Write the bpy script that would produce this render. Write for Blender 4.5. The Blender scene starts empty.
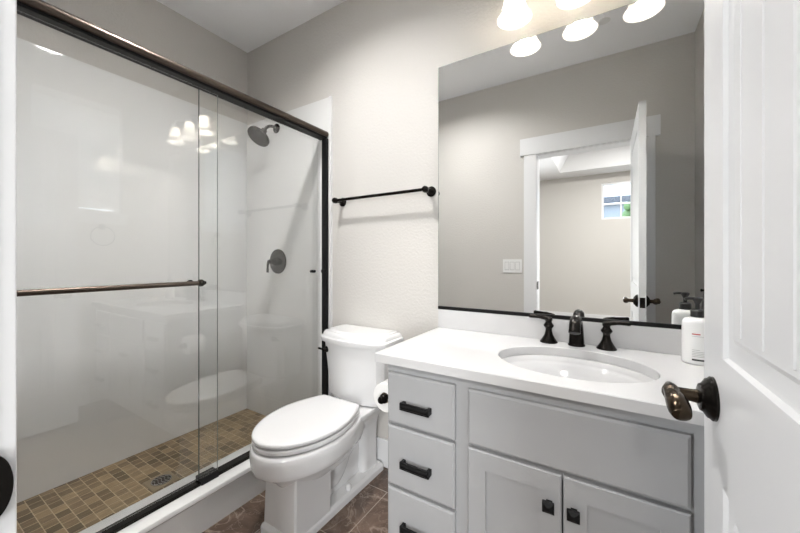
import bpy, bmesh, math, random
from mathutils import Vector, Matrix
random.seed(4)
C = bpy.context.scene
COL = C.collection
PI = math.pi

# ------------------------------------------------------------------ camera
H = 1.16                                   # eye height; camera stands in the doorway at x=0, y=0
cam_d = bpy.data.cameras.new('camera')
cam = bpy.data.objects.new('camera', cam_d); COL.objects.link(cam)
cam.location = (0, 0, H)
cam.rotation_euler = (PI/2, 0, math.radians(31.65))
cam_d.sensor_width = 36.0
cam_d.lens = 334.1/800*36.0
cam_d.shift_y = -6.5/800
cam_d.clip_start = 0.01
C.camera = cam

# ------------------------------------------------------------------ world, lights, exposure
w = bpy.data.worlds.new('daylight'); C.world = w; w.use_nodes = True
w.node_tree.nodes['Background'].inputs[0].default_value = (0.80, 0.90, 1.0, 1)
w.node_tree.nodes['Background'].inputs[1].default_value = 3.0
C.view_settings.view_transform = 'Standard'
C.view_settings.look = 'None'
C.view_settings.gamma = 1
C.view_settings.use_curve_mapping = False
C.view_settings.exposure = 1.42
BULB = 125.0
DOWN = 265.0

def area(name, loc, rot, sx, sy, power, col=(1, 1, 1)):
    l = bpy.data.lights.new(name, 'AREA'); l.shape = 'RECTANGLE'; l.size = sx; l.size_y = sy
    l.energy = power; l.color = col
    o = bpy.data.objects.new(name, l); COL.objects.link(o); o.location = loc; o.rotation_euler = rot
    return o
# two unseen fill lights added by the bedroom's far wall, shining through the doorway
for nm_, lx_, pw_ in (('bedroom_fill_left', -2.3, 42), ('bedroom_fill_right', 1.8, 42)):
    o_ = area(nm_, (lx_, -3.95, 1.25), (PI/2, 0, math.atan2(lx_+0.15, 3.95)), 1.5, 1.9, pw_, (0.96, 0.985, 1.0))
    o_.data.spread = math.radians(125)
area('bedroom_overhead_fill', (0.5, -2.2, 2.98), (0, 0, 0), 0.5, 0.5, 36, (1.0, 0.97, 0.93))  # added overhead fill without a fixture, brightens the bedroom seen in the mirror

# ------------------------------------------------------------------ materials
def new_mat(name):
    m = bpy.data.materials.new(name); m.use_nodes = True
    return m, m.node_tree.nodes, m.node_tree.links, m.node_tree.nodes['Principled BSDF']
def pmat(name, col, rough=0.5, metal=0.0, spec=0.5, coat=0.0, bump=None, var=None):
    m, N, L, P = new_mat(name)
    P.inputs['Base Color'].default_value = (*col, 1); P.inputs['Roughness'].default_value = rough
    P.inputs['Metallic'].default_value = metal; P.inputs['Specular IOR Level'].default_value = spec
    P.inputs['Coat Weight'].default_value = coat; P.inputs['Coat Roughness'].default_value = 0.05
    tc = N.new('ShaderNodeTexCoord')
    if var:
        sc, amt = var
        n = N.new('ShaderNodeTexNoise'); n.inputs['Scale'].default_value = sc; n.inputs['Detail'].default_value = 3
        L.new(tc.outputs['Object'], n.inputs['Vector'])
        mx = N.new('ShaderNodeMix'); mx.data_type = 'RGBA'
        mx.inputs[6].default_value = (*[c*(1-amt) for c in col], 1); mx.inputs[7].default_value = (*[min(1, c*(1+amt)) for c in col], 1)
        L.new(n.outputs['Fac'], mx.inputs[0]); L.new(mx.outputs[2], P.inputs['Base Color'])
    if bump:
        sc, st, dist = bump
        n = N.new('ShaderNodeTexNoise'); n.inputs['Scale'].default_value = sc; n.inputs['Detail'].default_value = 2
        L.new(tc.outputs['Object'], n.inputs['Vector'])
        b = N.new('ShaderNodeBump'); b.inputs['Strength'].default_value = st; b.inputs['Distance'].default_value = dist
        L.new(n.outputs['Fac'], b.inputs['Height']); L.new(b.outputs['Normal'], P.inputs['Normal'])
    return m

M = {}
M['wall'] = pmat('greige_paint', (0.60, 0.582, 0.555), 0.6, spec=0.15, bump=(75, 0.5, 0.004))
M['ceiling'] = pmat('ceiling_paint', (0.93, 0.935, 0.95), 0.8, spec=0.2, bump=(60, 0.12, 0.003))
M['trim'] = pmat('white_trim_paint', (0.76, 0.765, 0.775), 0.32, spec=0.45)
M['door'] = pmat('white_door_paint', (0.63, 0.635, 0.645), 0.30, spec=0.5)
M['acrylic'] = pmat('white_acrylic', (0.82, 0.825, 0.82), 0.03, spec=0.8, var=(3, 0.015))
M['ceramic'] = pmat('white_ceramic', (0.78, 0.78, 0.785), 0.08, spec=0.55, coat=0.3)
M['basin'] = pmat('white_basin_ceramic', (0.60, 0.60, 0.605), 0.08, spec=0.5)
M['seat'] = pmat('white_seat_plastic', (0.78, 0.78, 0.785), 0.16, spec=0.5)
M['quartz'] = pmat('white_quartz', (0.62, 0.62, 0.625), 0.12, spec=0.5, var=(9, 0.02))
M['cabinet'] = pmat('grey_cabinet_paint', (0.40, 0.405, 0.415), 0.35, spec=0.4, var=(4, 0.02))
M['dark'] = pmat('cabinet_inside_dark', (0.05, 0.05, 0.05), 0.8)
M['bronze'] = pmat('oil_rubbed_bronze', (0.016, 0.014, 0.0125), 0.25, metal=0.8, spec=0.2, var=(14, 0.35))
M['bronze_worn'] = pmat('worn_bronze', (0.045, 0.033, 0.022), 0.22, metal=0.9, spec=0.5, var=(20, 0.5))
M['rail'] = pmat('brushed_bronze_rail', (0.075, 0.058, 0.047), 0.30, metal=0.85)
M['black'] = pmat('matte_black_metal', (0.006, 0.006, 0.0065), 0.4, metal=0.0, spec=0.2)
M['rubber'] = pmat('black_channel', (0.006, 0.006, 0.006), 0.5, spec=0.2)
M['steel'] = pmat('brushed_nickel', (0.55, 0.54, 0.52), 0.25, metal=1.0)
M['grille'] = pmat('dark_drain_holes', (0.03, 0.028, 0.025), 0.5)
M['paper'] = pmat('tissue_paper', (0.86, 0.86, 0.85), 0.9, spec=0.1, bump=(220, 0.15, 0.001))
M['card'] = pmat('cardboard_core', (0.35, 0.27, 0.19), 0.9)
M['plastic_white'] = pmat('white_bottle_plastic', (0.84, 0.84, 0.835), 0.35)
M['plastic_black'] = pmat('black_pump_plastic', (0.012, 0.012, 0.012), 0.35)
M['ink_grey'] = pmat('grey_label_print', (0.42, 0.42, 0.42), 0.6)
M['ink_black'] = pmat('black_label_print', (0.03, 0.03, 0.03), 0.6)
M['ink_red'] = pmat('red_label_print', (0.5, 0.06, 0.05), 0.6)
M['switch'] = pmat('white_switch_plastic', (0.80, 0.80, 0.79), 0.35)
M['blind'] = pmat('white_blind_slats', (0.82, 0.82, 0.81), 0.5)
M['bed_floor'] = pmat('brown_bedroom_carpet', (0.14, 0.12, 0.10), 0.95, spec=0.1, bump=(300, 0.4, 0.003))
M['siding'] = pmat('grey_siding', (0.20, 0.23, 0.27), 0.7)
M['fascia'] = pmat('dark_fascia', (0.03, 0.04, 0.06), 0.6)
M['leaf'] = pmat('garden_leaves', (0.06, 0.14, 0.04), 0.6, var=(12, 0.6))

def shingle_mat():
    m, N, L, P = new_mat('roof_shingles'); P.inputs['Roughness'].default_value = 0.9
    tc = N.new('ShaderNodeTexCoord'); b = N.new('ShaderNodeTexBrick'); L.new(tc.outputs['Object'], b.inputs['Vector'])
    b.inputs['Color1'].default_value = (0.34, 0.38, 0.42, 1); b.inputs['Color2'].default_value = (0.24, 0.27, 0.30, 1); b.inputs['Mortar'].default_value = (0.16, 0.17, 0.19, 1)
    b.inputs['Scale'].default_value = 1; b.inputs['Brick Width'].default_value = 0.3; b.inputs['Row Height'].default_value = 0.14; b.inputs['Mortar Size'].default_value = 0.01
    L.new(b.outputs['Color'], P.inputs['Base Color']); return m
M['shingle'] = shingle_mat()

def mirror_mat():
    m, N, L, P = new_mat('silvered_mirror')
    P.inputs['Base Color'].default_value = (0.90, 0.91, 0.905, 1); P.inputs['Metallic'].default_value = 1; P.inputs['Roughness'].default_value = 0.0
    return m
M['mirror'] = mirror_mat()

def glass_mat(name, tint, refl=1.0):
    m, N, L, P = new_mat(name); N.remove(P); out = N['Material Output']
    g = N.new('ShaderNodeBsdfGlossy'); g.inputs['Roughness'].default_value = 0.0; g.inputs['Color'].default_value = (1, 1, 1, 1)
    t = N.new('ShaderNodeBsdfTransparent'); t.inputs['Color'].default_value = (*tint, 1)
    geo = N.new('ShaderNodeNewGeometry'); mr = N.new('ShaderNodeMapRange')
    mr.inputs['To Min'].default_value = 1.5; mr.inputs['To Max'].default_value = 1/1.5   # the same 4 % at the way in and the way out
    L.new(geo.outputs['Backfacing'], mr.inputs['Value'])
    f = N.new('ShaderNodeFresnel'); L.new(mr.outputs['Result'], f.inputs['IOR'])
    mul = N.new('ShaderNodeMath'); mul.operation = 'MULTIPLY'; mul.use_clamp = True; mul.inputs[1].default_value = refl
    L.new(f.outputs['Fac'], mul.inputs[0])
    mx = N.new('ShaderNodeMixShader'); L.new(mul.outputs[0], mx.inputs[0]); L.new(t.outputs[0], mx.inputs[1]); L.new(g.outputs[0], mx.inputs[2])
    L.new(mx.outputs[0], out.inputs[0]); return m
M['glass'] = glass_mat('clear_shower_glass', (0.994, 0.997, 0.995), 1.35)
M['pane'] = glass_mat('window_glass', (0.98, 0.985, 0.985))
M['glass_edge_light'] = pmat('pale_glass_cut_edge', (0.30, 0.33, 0.31), 0.15)
M['glass_edge'] = pmat('glass_cut_edge', (0.10, 0.13, 0.12), 0.15)

def emit_mat(name, col, s):
    m, N, L, P = new_mat(name); N.remove(P); e = N.new('ShaderNodeEmission')
    e.inputs[0].default_value = (*col, 1); e.inputs[1].default_value = s; L.new(e.outputs[0], N['Material Output'].inputs[0]); return m
M['bulb'] = emit_mat('lit_bulb', (1.0, 0.965, 0.92), BULB)
M['downlight'] = emit_mat('lit_downlight', (1.0, 0.98, 0.96), DOWN)

def shade_mat():
    m, N, L, P = new_mat('frosted_shade_glass'); N.remove(P)
    d = N.new('ShaderNodeBsdfDiffuse'); d.inputs[0].default_value = (0.92, 0.90, 0.86, 1)
    t = N.new('ShaderNodeBsdfTranslucent'); t.inputs[0].default_value = (0.95, 0.92, 0.87, 1)
    mx = N.new('ShaderNodeMixShader'); mx.inputs[0].default_value = 0.48; L.new(d.outputs[0], mx.inputs[1]); L.new(t.outputs[0], mx.inputs[2])
    g = N.new('ShaderNodeBsdfGlossy'); g.inputs['Roughness'].default_value = 0.25
    m2 = N.new('ShaderNodeMixShader'); m2.inputs[0].default_value = 0.05; L.new(mx.outputs[0], m2.inputs[1]); L.new(g.outputs[0], m2.inputs[2])
    L.new(m2.outputs[0], N['Material Output'].inputs[0]); return m
M['shade'] = shade_mat()

def brick_color(N, L, vec, c1, c2, mortar, bw, rh, ms, offset=0.5, freq=2):
    b = N.new('ShaderNodeTexBrick'); L.new(vec, b.inputs['Vector'])
    b.inputs['Color1'].default_value = (*c1, 1); b.inputs['Color2'].default_value = (*c2, 1); b.inputs['Mortar'].default_value = (*mortar, 1)
    b.inputs['Scale'].default_value = 1; b.inputs['Brick Width'].default_value = bw; b.inputs['Row Height'].default_value = rh
    b.inputs['Mortar Size'].default_value = ms; b.inputs['Mortar Smooth'].default_value = 0.1; b.offset = offset; b.offset_frequency = freq
    return b

def marble_mat():
    m, N, L, P = new_mat('brown_marble_tile'); P.inputs['Roughness'].default_value = 0.22
    tc = N.new('ShaderNodeTexCoord')
    mp = N.new('ShaderNodeMapping'); mp.inputs['Location'].default_value = (0.25, -0.014, 0); L.new(tc.outputs['Object'], mp.inputs['Vector'])
    b = brick_color(N, L, mp.outputs['Vector'], (1, 1, 1), (0.86, 0.84, 0.82), (0, 0, 0), 0.68, 0.343, 0.0022, 0.5)
    n1 = N.new('ShaderNodeTexNoise'); n1.inputs['Scale'].default_value = 5.5; n1.inputs['Detail'].default_value = 7; n1.inputs['Roughness'].default_value = 0.62; n1.inputs['Distortion'].default_value = 0.8
    L.new(tc.outputs['Object'], n1.inputs['Vector'])
    r1 = N.new('ShaderNodeValToRGB'); L.new(n1.outputs['Fac'], r1.inputs['Fac'])
    e = r1.color_ramp.elements; e[0].position = 0.28; e[0].color = (0.062, 0.042, 0.033, 1); e[1].position = 0.74; e[1].color = (0.27, 0.19, 0.145, 1)
    q = e.new(0.5); q.color = (0.135, 0.092, 0.07, 1)
    # pale wandering veins
    vs_ = None
    for sc_, wd, st_ in ((4.5, 0.018, 0.55), (11.0, 0.016, 0.30)):
        n2 = N.new('ShaderNodeTexNoise'); n2.inputs['Scale'].default_value = sc_; n2.inputs['Detail'].default_value = 4; n2.inputs['Distortion'].default_value = 1.3; L.new(tc.outputs['Object'], n2.inputs['Vector'])
        r2 = N.new('ShaderNodeValToRGB'); L.new(n2.outputs['Fac'], r2.inputs['Fac']); e2 = r2.color_ramp.elements
        e2[0].position = 0.5-wd; e2[0].color = (0, 0, 0, 1); e2[1].position = 0.5+wd; e2[1].color = (0, 0, 0, 1); q2 = e2.new(0.5); q2.color = (st_, st_, st_, 1)
        if vs_ is None: vs_ = r2.outputs['Color']
        else:
            ad = N.new('ShaderNodeMix'); ad.data_type = 'RGBA'; ad.blend_type = 'ADD'; ad.inputs[0].default_value = 1; L.new(vs_, ad.inputs[6]); L.new(r2.outputs['Color'], ad.inputs[7]); vs_ = ad.outputs[2]
    mx = N.new('ShaderNodeMix'); mx.data_type = 'RGBA'; L.new(vs_, mx.inputs[0]); L.new(r1.outputs['Color'], mx.inputs[6]); mx.inputs[7].default_value = (0.42, 0.33, 0.27, 1)
    tn = N.new('ShaderNodeMix'); tn.data_type = 'RGBA'; tn.blend_type = 'MULTIPLY'; tn.inputs[0].default_value = 1; L.new(mx.outputs[2], tn.inputs[6]); L.new(b.outputs['Color'], tn.inputs[7])
    gm = N.new('ShaderNodeMix'); gm.data_type = 'RGBA'; L.new(b.outputs['Fac'], gm.inputs[0]); L.new(tn.outputs[2], gm.inputs[6]); gm.inputs[7].default_value = (0.36, 0.30, 0.25, 1)
    L.new(gm.outputs[2], P.inputs['Base Color']); return m
M['marble'] = marble_mat()

def mosaic_mat():
    m, N, L, P = new_mat('brown_stone_mosaic'); P.inputs['Roughness'].default_value = 0.38
    tc = N.new('ShaderNodeTexCoord')
    mp = N.new('ShaderNodeMapping'); mp.inputs['Location'].default_value = (0.02, 0.019, 0); L.new(tc.outputs['Object'], mp.inputs['Vector'])
    b = brick_color(N, L, mp.outputs['Vector'], (0.135, 0.094, 0.048), (0.42, 0.31, 0.18), (0.62, 0.50, 0.34), 0.052, 0.048, 0.0017, 0.37, 2)
    st = N.new('ShaderNodeMapping'); st.inputs['Scale'].default_value = (110, 14, 1); L.new(tc.outputs['Object'], st.inputs['Vector'])
    n = N.new('ShaderNodeTexNoise'); n.inputs['Scale'].default_value = 1.0; n.inputs['Detail'].default_value = 3; L.new(st.outputs['Vector'], n.inputs['Vector'])
    r = N.new('ShaderNodeValToRGB'); L.new(n.outputs['Fac'], r.inputs['Fac'])
    r.color_ramp.elements[0].position = 0.3; r.color_ramp.elements[0].color = (0.70, 0.68, 0.64, 1); r.color_ramp.elements[1].position = 0.7; r.color_ramp.elements[1].color = (1.15, 1.12, 1.05, 1)
    mx = N.new('ShaderNodeMix'); mx.data_type = 'RGBA'; mx.blend_type = 'MULTIPLY'; mx.inputs[0].default_value = 1
    L.new(b.outputs['Color'], mx.inputs[6]); L.new(r.outputs['Color'], mx.inputs[7]); L.new(mx.outputs[2], P.inputs['Base Color'])
    bp = N.new('ShaderNodeBump'); bp.inputs['Strength'].default_value = 0.4; bp.inputs['Distance'].default_value = 0.001; bp.invert = True
    L.new(b.outputs['Fac'], bp.inputs['Height']); L.new(bp.outputs['Normal'], P.inputs['Normal']); return m
M['mosaic'] = mosaic_mat()

def towel_mat():
    m, N, L, P = new_mat('grey_woven_towel'); P.inputs['Roughness'].default_value = 0.95
    tc = N.new('ShaderNodeTexCoord'); ch = N.new('ShaderNodeTexChecker'); ch.inputs['Scale'].default_value = 90
    ch.inputs['Color1'].default_value = (0.05, 0.048, 0.046, 1); ch.inputs['Color2'].default_value = (0.20, 0.19, 0.18, 1)
    L.new(tc.outputs['Object'], ch.inputs['Vector']); L.new(ch.outputs['Color'], P.inputs['Base Color']); return m
M['towel'] = towel_mat()

# ------------------------------------------------------------------ mesh helpers (world coordinates)
def box(bm, x0, x1, y0, y1, z0, z1, bev=0.0, seg=2):
    if x0 > x1: x0, x1 = x1, x0
    if y0 > y1: y0, y1 = y1, y0
    if z0 > z1: z0, z1 = z1, z0
    r = bmesh.ops.create_cube(bm, size=1.0)
    vs = r['verts']
    for v in vs:
        v.co = Vector(((x0+x1)/2 + v.co.x*(x1-x0), (y0+y1)/2 + v.co.y*(y1-y0), (z0+z1)/2 + v.co.z*(z1-z0)))
    if bev > 0:
        es = list({e for v in vs for e in v.link_edges})
        bmesh.ops.bevel(bm, geom=es, offset=min(bev, 0.49*min(x1-x0, y1-y0, z1-z0)), segments=seg, profile=0.5, affect='EDGES')
    return bm
def B(*a, **k): return box(bmesh.new(), *a, **k)
def loft(bm, rings, cap0=True, cap1=True, closed=True):
    vr = [[bm.verts.new(p) for p in r] for r in rings]
    n = len(vr[0])
    for i in range(len(vr)-1):
        for j in range(n if closed else n-1):
            k = (j+1) % n
            bm.faces.new((vr[i][j], vr[i][k], vr[i+1][k], vr[i+1][j]))
    if cap0: bm.faces.new(list(reversed(vr[0])))
    if cap1: bm.faces.new(vr[-1])
    return bm
def basis(axis):
    a = Vector(axis).normalized(); h = Vector((0, 0, 1)) if abs(a.z) < 0.9 else Vector((0, 1, 0))
    u = h.cross(a).normalized(); v = a.cross(u); return u, v, a
def lathe(bm, prof, c, axis=(0, 0, 1), n=32, cap0=True, cap1=True, squash=1.0):
    u, v, a = basis(axis); c = Vector(c)
    rings = [[c + a*h + u*(r*math.cos(2*PI*i/n)) + v*(r*squash*math.sin(2*PI*i/n)) for i in range(n)] for r, h in prof]
    return loft(bm, rings, cap0, cap1)
def tube(bm, pts, rad, n=16, cap=True):
    pts = [Vector(p) for p in pts]; rads = rad if isinstance(rad, list) else [rad]*len(pts)
    t0 = (pts[1]-pts[0]).normalized(); u, v, _ = basis(t0); rings = []
    for i, p in enumerate(pts):
        t = (pts[min(i+1, len(pts)-1)] - pts[max(i-1, 0)]).normalized()
        u = (u - t*u.dot(t)).normalized(); v = t.cross(u)
        rr = rads[i]; ru, rv = rr if isinstance(rr, (list, tuple)) else (rr, rr)
        rings.append([p + u*(ru*math.cos(2*PI*j/n)) + v*(rv*math.sin(2*PI*j/n)) for j in range(n)])
    return loft(bm, rings, cap, cap)
def curve(pts, k=6):
    P = [Vector(p) for p in pts]; P = [2*P[0]-P[1]] + P + [2*P[-1]-P[-2]]; out = []
    for i in range(1, len(P)-2):
        for s in range(k):
            t = s/k; a, b, c, d = P[i-1], P[i], P[i+1], P[i+2]
            out.append(0.5*((2*b) + (c-a)*t + (2*a-5*b+4*c-d)*t*t + (3*b-a-3*c+d)*t**3))
    return out + [P[-2]]
def sphere(bm, c, r, n=20, m=12, s=(1, 1, 1)):
    r0 = bmesh.ops.create_uvsphere(bm, u_segments=n, v_segments=m, radius=1)
    for v in r0['verts']: v.co = Vector(c) + Vector((v.co.x*r*s[0], v.co.y*r*s[1], v.co.z*r*s[2]))
    return bm
def rrect(x0, x1, y0, y1, z, r, k=4):
    out = []
    for cx, cy, a0 in ((x1-r, y1-r, 0), (x0+r, y1-r, 90), (x0+r, y0+r, 180), (x1-r, y0+r, 270)):
        for i in range(k+1):
            a = math.radians(a0 + 90*i/k); out.append((cx + r*math.cos(a), cy + r*math.sin(a), z))
    return out
def obj(name, bm, mat, parent=None, ang=38, smooth=True):
    bmesh.ops.recalc_face_normals(bm, faces=bm.faces)
    for f in bm.faces: f.smooth = smooth
    for e in bm.edges:
        if len(e.link_faces) == 2: e.smooth = e.calc_face_angle(0) < math.radians(ang)
    me = bpy.data.meshes.new(name)
    if parent is not None:
        p = parent; off = Vector((0, 0, 0))
        while p is not None: off += p.location; p = p.parent
        bmesh.ops.translate(bm, verts=bm.verts, vec=-off)
    bm.to_mesh(me); bm.free()
    if mat: me.materials.append(M[mat] if isinstance(mat, str) else mat)
    o = bpy.data.objects.new(name, me); COL.objects.link(o)
    if smooth:
        wn_ = o.modifiers.new('flat_faces', 'WEIGHTED_NORMAL'); wn_.weight = 100; wn_.keep_sharp = True
    if parent is not None: o.parent = parent
    return o
def tag(o, label, cat, group=None, kind=None):
    if label: o['label'] = label
    if cat: o['category'] = cat
    if group: o['group'] = group
    if kind: o['kind'] = kind
    return o
def thing(name, loc, label, cat, group=None, kind=None):
    o = bpy.data.objects.new(name, None); COL.objects.link(o); o.location = loc; o.empty_display_size = 0.05
    return tag(o, label, cat, group, kind)
def struct(name, bm, mat, label, cat, parent=None):
    o = obj(name, bm, mat, parent, smooth=True)
    return tag(o, label, cat, None, 'structure')
def copy_tree(o, parent=None):
    c = o.copy(); COL.objects.link(c)
    if parent is not None: c.parent = parent
    for ch in list(o.children): copy_tree(ch, c)
    return c

# ------------------------------------------------------------------ room numbers (metres)
D = 1.56           # back wall
XL, XR = -2.33, 0.524
YF = 0.066         # bathroom face of the doorway wall
YB = -0.06         # bedroom face of it
ZC = 2.74
T = 0.12
JL, JR = -0.50, 0.205   # clear door opening
HT = 2.055              # head of the opening

# ------------------------------------------------------------------ setting
bm = B(XL-T, XR+T, YB, D+T, -0.10, 0.0); struct('floor', bm, 'marble', 'brown veined marble tile floor of the bathroom', 'floor')
LX, LYc = -1.10, 0.755                      # hole for the recessed light
bm = bmesh.new(); hole = [(LX+0.0945*math.cos(2*PI*i/40), LYc+0.0945*math.sin(2*PI*i/40)) for i in range(40)]
sq = []
for hx_, hy_ in hole:
    c_, s_ = hx_-LX, hy_-LYc; t_ = 0.2/max(abs(c_), abs(s_)); sq.append((LX+c_*t_, LYc+s_*t_))
loft(bm, [[(x, y, ZC) for x, y in hole], [(x, y, ZC+0.1) for x, y in hole], [(x, y, ZC+0.1) for x, y in sq], [(x, y, ZC) for x, y in sq], [(x, y, ZC) for x, y in hole]], False, False); bmesh.ops.remove_doubles(bm, verts=bm.verts, dist=1e-6)
box(bm, XL-T, LX-0.2, YB, D+T, ZC, ZC+0.10); box(bm, LX+0.2, XR+T, YB, D+T, ZC, ZC+0.10); box(bm, LX-0.2, LX+0.2, YB, LYc-0.2, ZC, ZC+0.10); box(bm, LX-0.2, LX+0.2, LYc+0.2, D+T, ZC, ZC+0.10)
struct('ceiling', bm, 'ceiling', 'white bathroom ceiling', 'ceiling')
bm = B(XL-T, XR+T, D, D+T, 0, ZC); struct('wall_back', bm, 'wall', 'greige wall behind the toilet, mirror and vanity', 'wall')
bm = B(XL-T, XL, YF, D, 0, ZC); struct('wall_left', bm, 'wall', 'greige wall behind the long side of the shower', 'wall')
# right wall with a window opening
WY0, WY1, WZ0, WZ1 = 0.66, 1.20, 1.55, 2.46
bm = bmesh.new()
box(bm, XR, XR+T, YF, WY0, 0, ZC); box(bm, XR, XR+T, WY1, D, 0, ZC)
box(bm, XR, XR+T, WY0, WY1, 0, WZ0); box(bm, XR, XR+T, WY0, WY1, WZ1, ZC)
struct('wall_right', bm, 'wall', 'greige right wall behind the open door, seen in the mirror', 'wall')
# doorway wall
bm = bmesh.new()
box(bm, -3.4-T, JL-0.015, YB, YF, 0, ZC); box(bm, JR+0.015, 4.0+T, YB, YF, 0, ZC); box(bm, JL-0.015, JR+0.015, YB, YF, HT+0.015, ZC)
struct('wall_front', bm, 'wall', 'greige doorway wall seen in the mirror', 'wall')

# doorway trim: jamb, stop, casings
tr = thing('trim_1', (JL, YF, 0), 'white painted door frame around the open doorway', 'door frame', kind='structure')
bm = bmesh.new(); box(bm, JL-0.015, JL, YB, YF, 0, HT+0.015); box(bm, JR, JR+0.015, YB, YF, 0, HT+0.015); box(bm, JL, JR, YB, YF, HT, HT+0.015)
obj('jamb', bm, 'trim', tr)
def casing(y0, y1, name):
    bm = bmesh.new()
    box(bm, -0.605, JL-0.004, y0, y1, 0, 2.06, 0.002); box(bm, JR+0.004, 0.305, y0, y1, 0, 2.06, 0.002)
    obj(name, bm, 'trim', tr)
casing(YF, 0.084, 'casing')
casing(YB-0.018, YB, 'casing')
obj('head_casing', B(-0.636, 0.334, YF, 0.09, 2.06, 2.205, 0.002), 'trim', tr)
obj('head_casing', B(-0.636, 0.334, YB-0.024, YB, 2.06, 2.205, 0.002), 'trim', tr)
# latch strike with a rounded lip
bm = bmesh.new()
pts = []
for i in range(25):
    a = -PI/2 + PI*i/24; pts.append((0.058 + 0.0225*max(0, math.cos(a))**0.75, 0.942 + 0.034*math.sin(a)))
pts += [(0.012, 0.976), (0.012, 0.908)]
loft(bm, [[(JL, y, z) for y, z in pts], [(JL+0.0035, y, z) for y, z in pts]])
so = obj('strike_plate', bm, 'bronze', tr); so['label'] = 'dark bronze rounded latch strike plate'

# baseboards
def baseboard(name, x0, x1, y0, y1, label):
    bm = bmesh.new(); box(bm, x0, x1, y0, y1, 0, 0.155, 0.004); struct(name, bm, 'trim', label, 'baseboard')
baseboard('baseboard_back', -1.455, -0.68, D-0.015, D, 'tall white baseboard behind the toilet')
baseboard('baseboard_front', -1.455, -0.61, YF, YF+0.015, 'white baseboard left of the doorway')
baseboard('baseboard_right', XR-0.015, XR, 0.07, 0.98, 'white baseboard behind the open door')

# bathroom window in the right wall (behind the door, seen only in reflections)
wn = thing('window_2', (XR, 0.93, WZ0), 'white framed bathroom window on the right wall, reflected in the shower glass', 'window', kind='structure')
bm = bmesh.new()
for a in ((WY0, WY0+0.03, WZ0, WZ1), (WY1-0.03, WY1, WZ0, WZ1), (WY0+0.03, WY1-0.03, WZ0, WZ0+0.03), (WY0+0.03, WY1-0.03, WZ1-0.03, WZ1)):
    box(bm, XR+0.06, XR+0.11, a[0], a[1], a[2], a[3])
obj('window_frame', bm, 'trim', wn)
obj('pane', B(XR+0.082, XR+0.088, WY0+0.03, WY1-0.03, WZ0+0.03, WZ1-0.03), 'pane', wn)
obj('window_sill', B(XR-0.03, XR+0.06, WY0-0.05, WY1+0.05, WZ0-0.022, WZ0, 0.004), 'trim', wn)
obj('apron', B(XR-0.014, XR, WY0-0.03, WY1+0.03, WZ0-0.09, WZ0-0.022, 0.003), 'trim', wn)
bl = thing('window_blind', (XR+0.03, 0.93, WZ1), 'closed white slatted blind in the bathroom window, seen in reflection', 'blind')
bm = bmesh.new()
for i in range(20):
    z = WZ1-0.075 - i*0.041
    bm2 = [(XR+0.038, z+0.0235), (XR+0.041, z+0.0235), (XR+0.023, z-0.0235), (XR+0.020, z-0.0235)]
    loft(bm, [[(x, WY0+0.012, zz) for x, zz in bm2], [(x, WY1-0.012, zz) for x, zz in bm2]])
obj('slats', bm, 'blind', bl)
obj('headrail', B(XR+0.012, XR+0.052, WY0+0.008, WY1-0.008, WZ1-0.05, WZ1, 0.003), 'blind', bl)
obj('bottom_rail', B(XR+0.018, XR+0.042, WY0+0.012, WY1-0.012, WZ0+0.0005, WZ0+0.024, 0.003), 'blind', bl)

# bedroom beyond the doorway (seen in the mirror)
BX0, BX1, BY = -3.4, 4.0, -4.05
struct('floor_bedroom', B(BX0-T, BX1+T, BY-T, YB, -0.10, 0.0), 'bed_floor', 'brown carpet floor of the bedroom beyond the doorway', 'floor')
fw = (-0.07, 0.53, 1.90, 2.565)
bm = bmesh.new(); box(bm, BX0, fw[0], BY-T, BY, 0, ZC); box(bm, fw[1], BX1, BY-T, BY, 0, ZC); box(bm, fw[0], fw[1], BY-T, BY, 0, fw[2]); box(bm, fw[0], fw[1], BY-T, BY, fw[3], ZC)
struct('wall_far', bm, 'wall', 'greige far wall of the bedroom seen through the doorway in the mirror', 'wall')
struct('wall_bedroom_left', B(BX0-T, BX0, BY-T, YB, 0, ZC), 'wall', 'left wall of the bedroom, out of view', 'wall')
struct('wall_bedroom_right', B(BX1, BX1+T, BY-T, YB, 0, ZC), 'wall', 'right wall of the bedroom, out of view', 'wall')
baseboard('baseboard_far', BX0, BX1, BY, BY+0.015, 'white baseboard along the bedroom far wall')
# tray ceiling
tx0, tx1, ty0, ty1 = -0.71, 1.75, -3.57, -0.75
bm = bmesh.new()
box(bm, BX0-T, tx0, BY-T, YB, ZC, ZC+0.08); box(bm, tx1, BX1+T, BY-T, YB, ZC, ZC+0.08); box(bm, tx0, tx1, BY-T, ty0, ZC, ZC+0.08); box(bm, tx0, tx1, ty1, YB, ZC, ZC+0.08)
s = 0.16
loft(bm, [[(tx0, ty0, ZC), (tx1, ty0, ZC), (tx1, ty1, ZC), (tx0, ty1, ZC)], [(tx0+s, ty0+s, ZC+0.26), (tx1-s, ty0+s, ZC+0.26), (tx1-s, ty1-s, ZC+0.26), (tx0+s, ty1-s, ZC+0.26)]], False, True)
struct('ceiling_bedroom', bm, 'ceiling', 'white tray ceiling of the bedroom seen in the mirror', 'ceiling')
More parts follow.
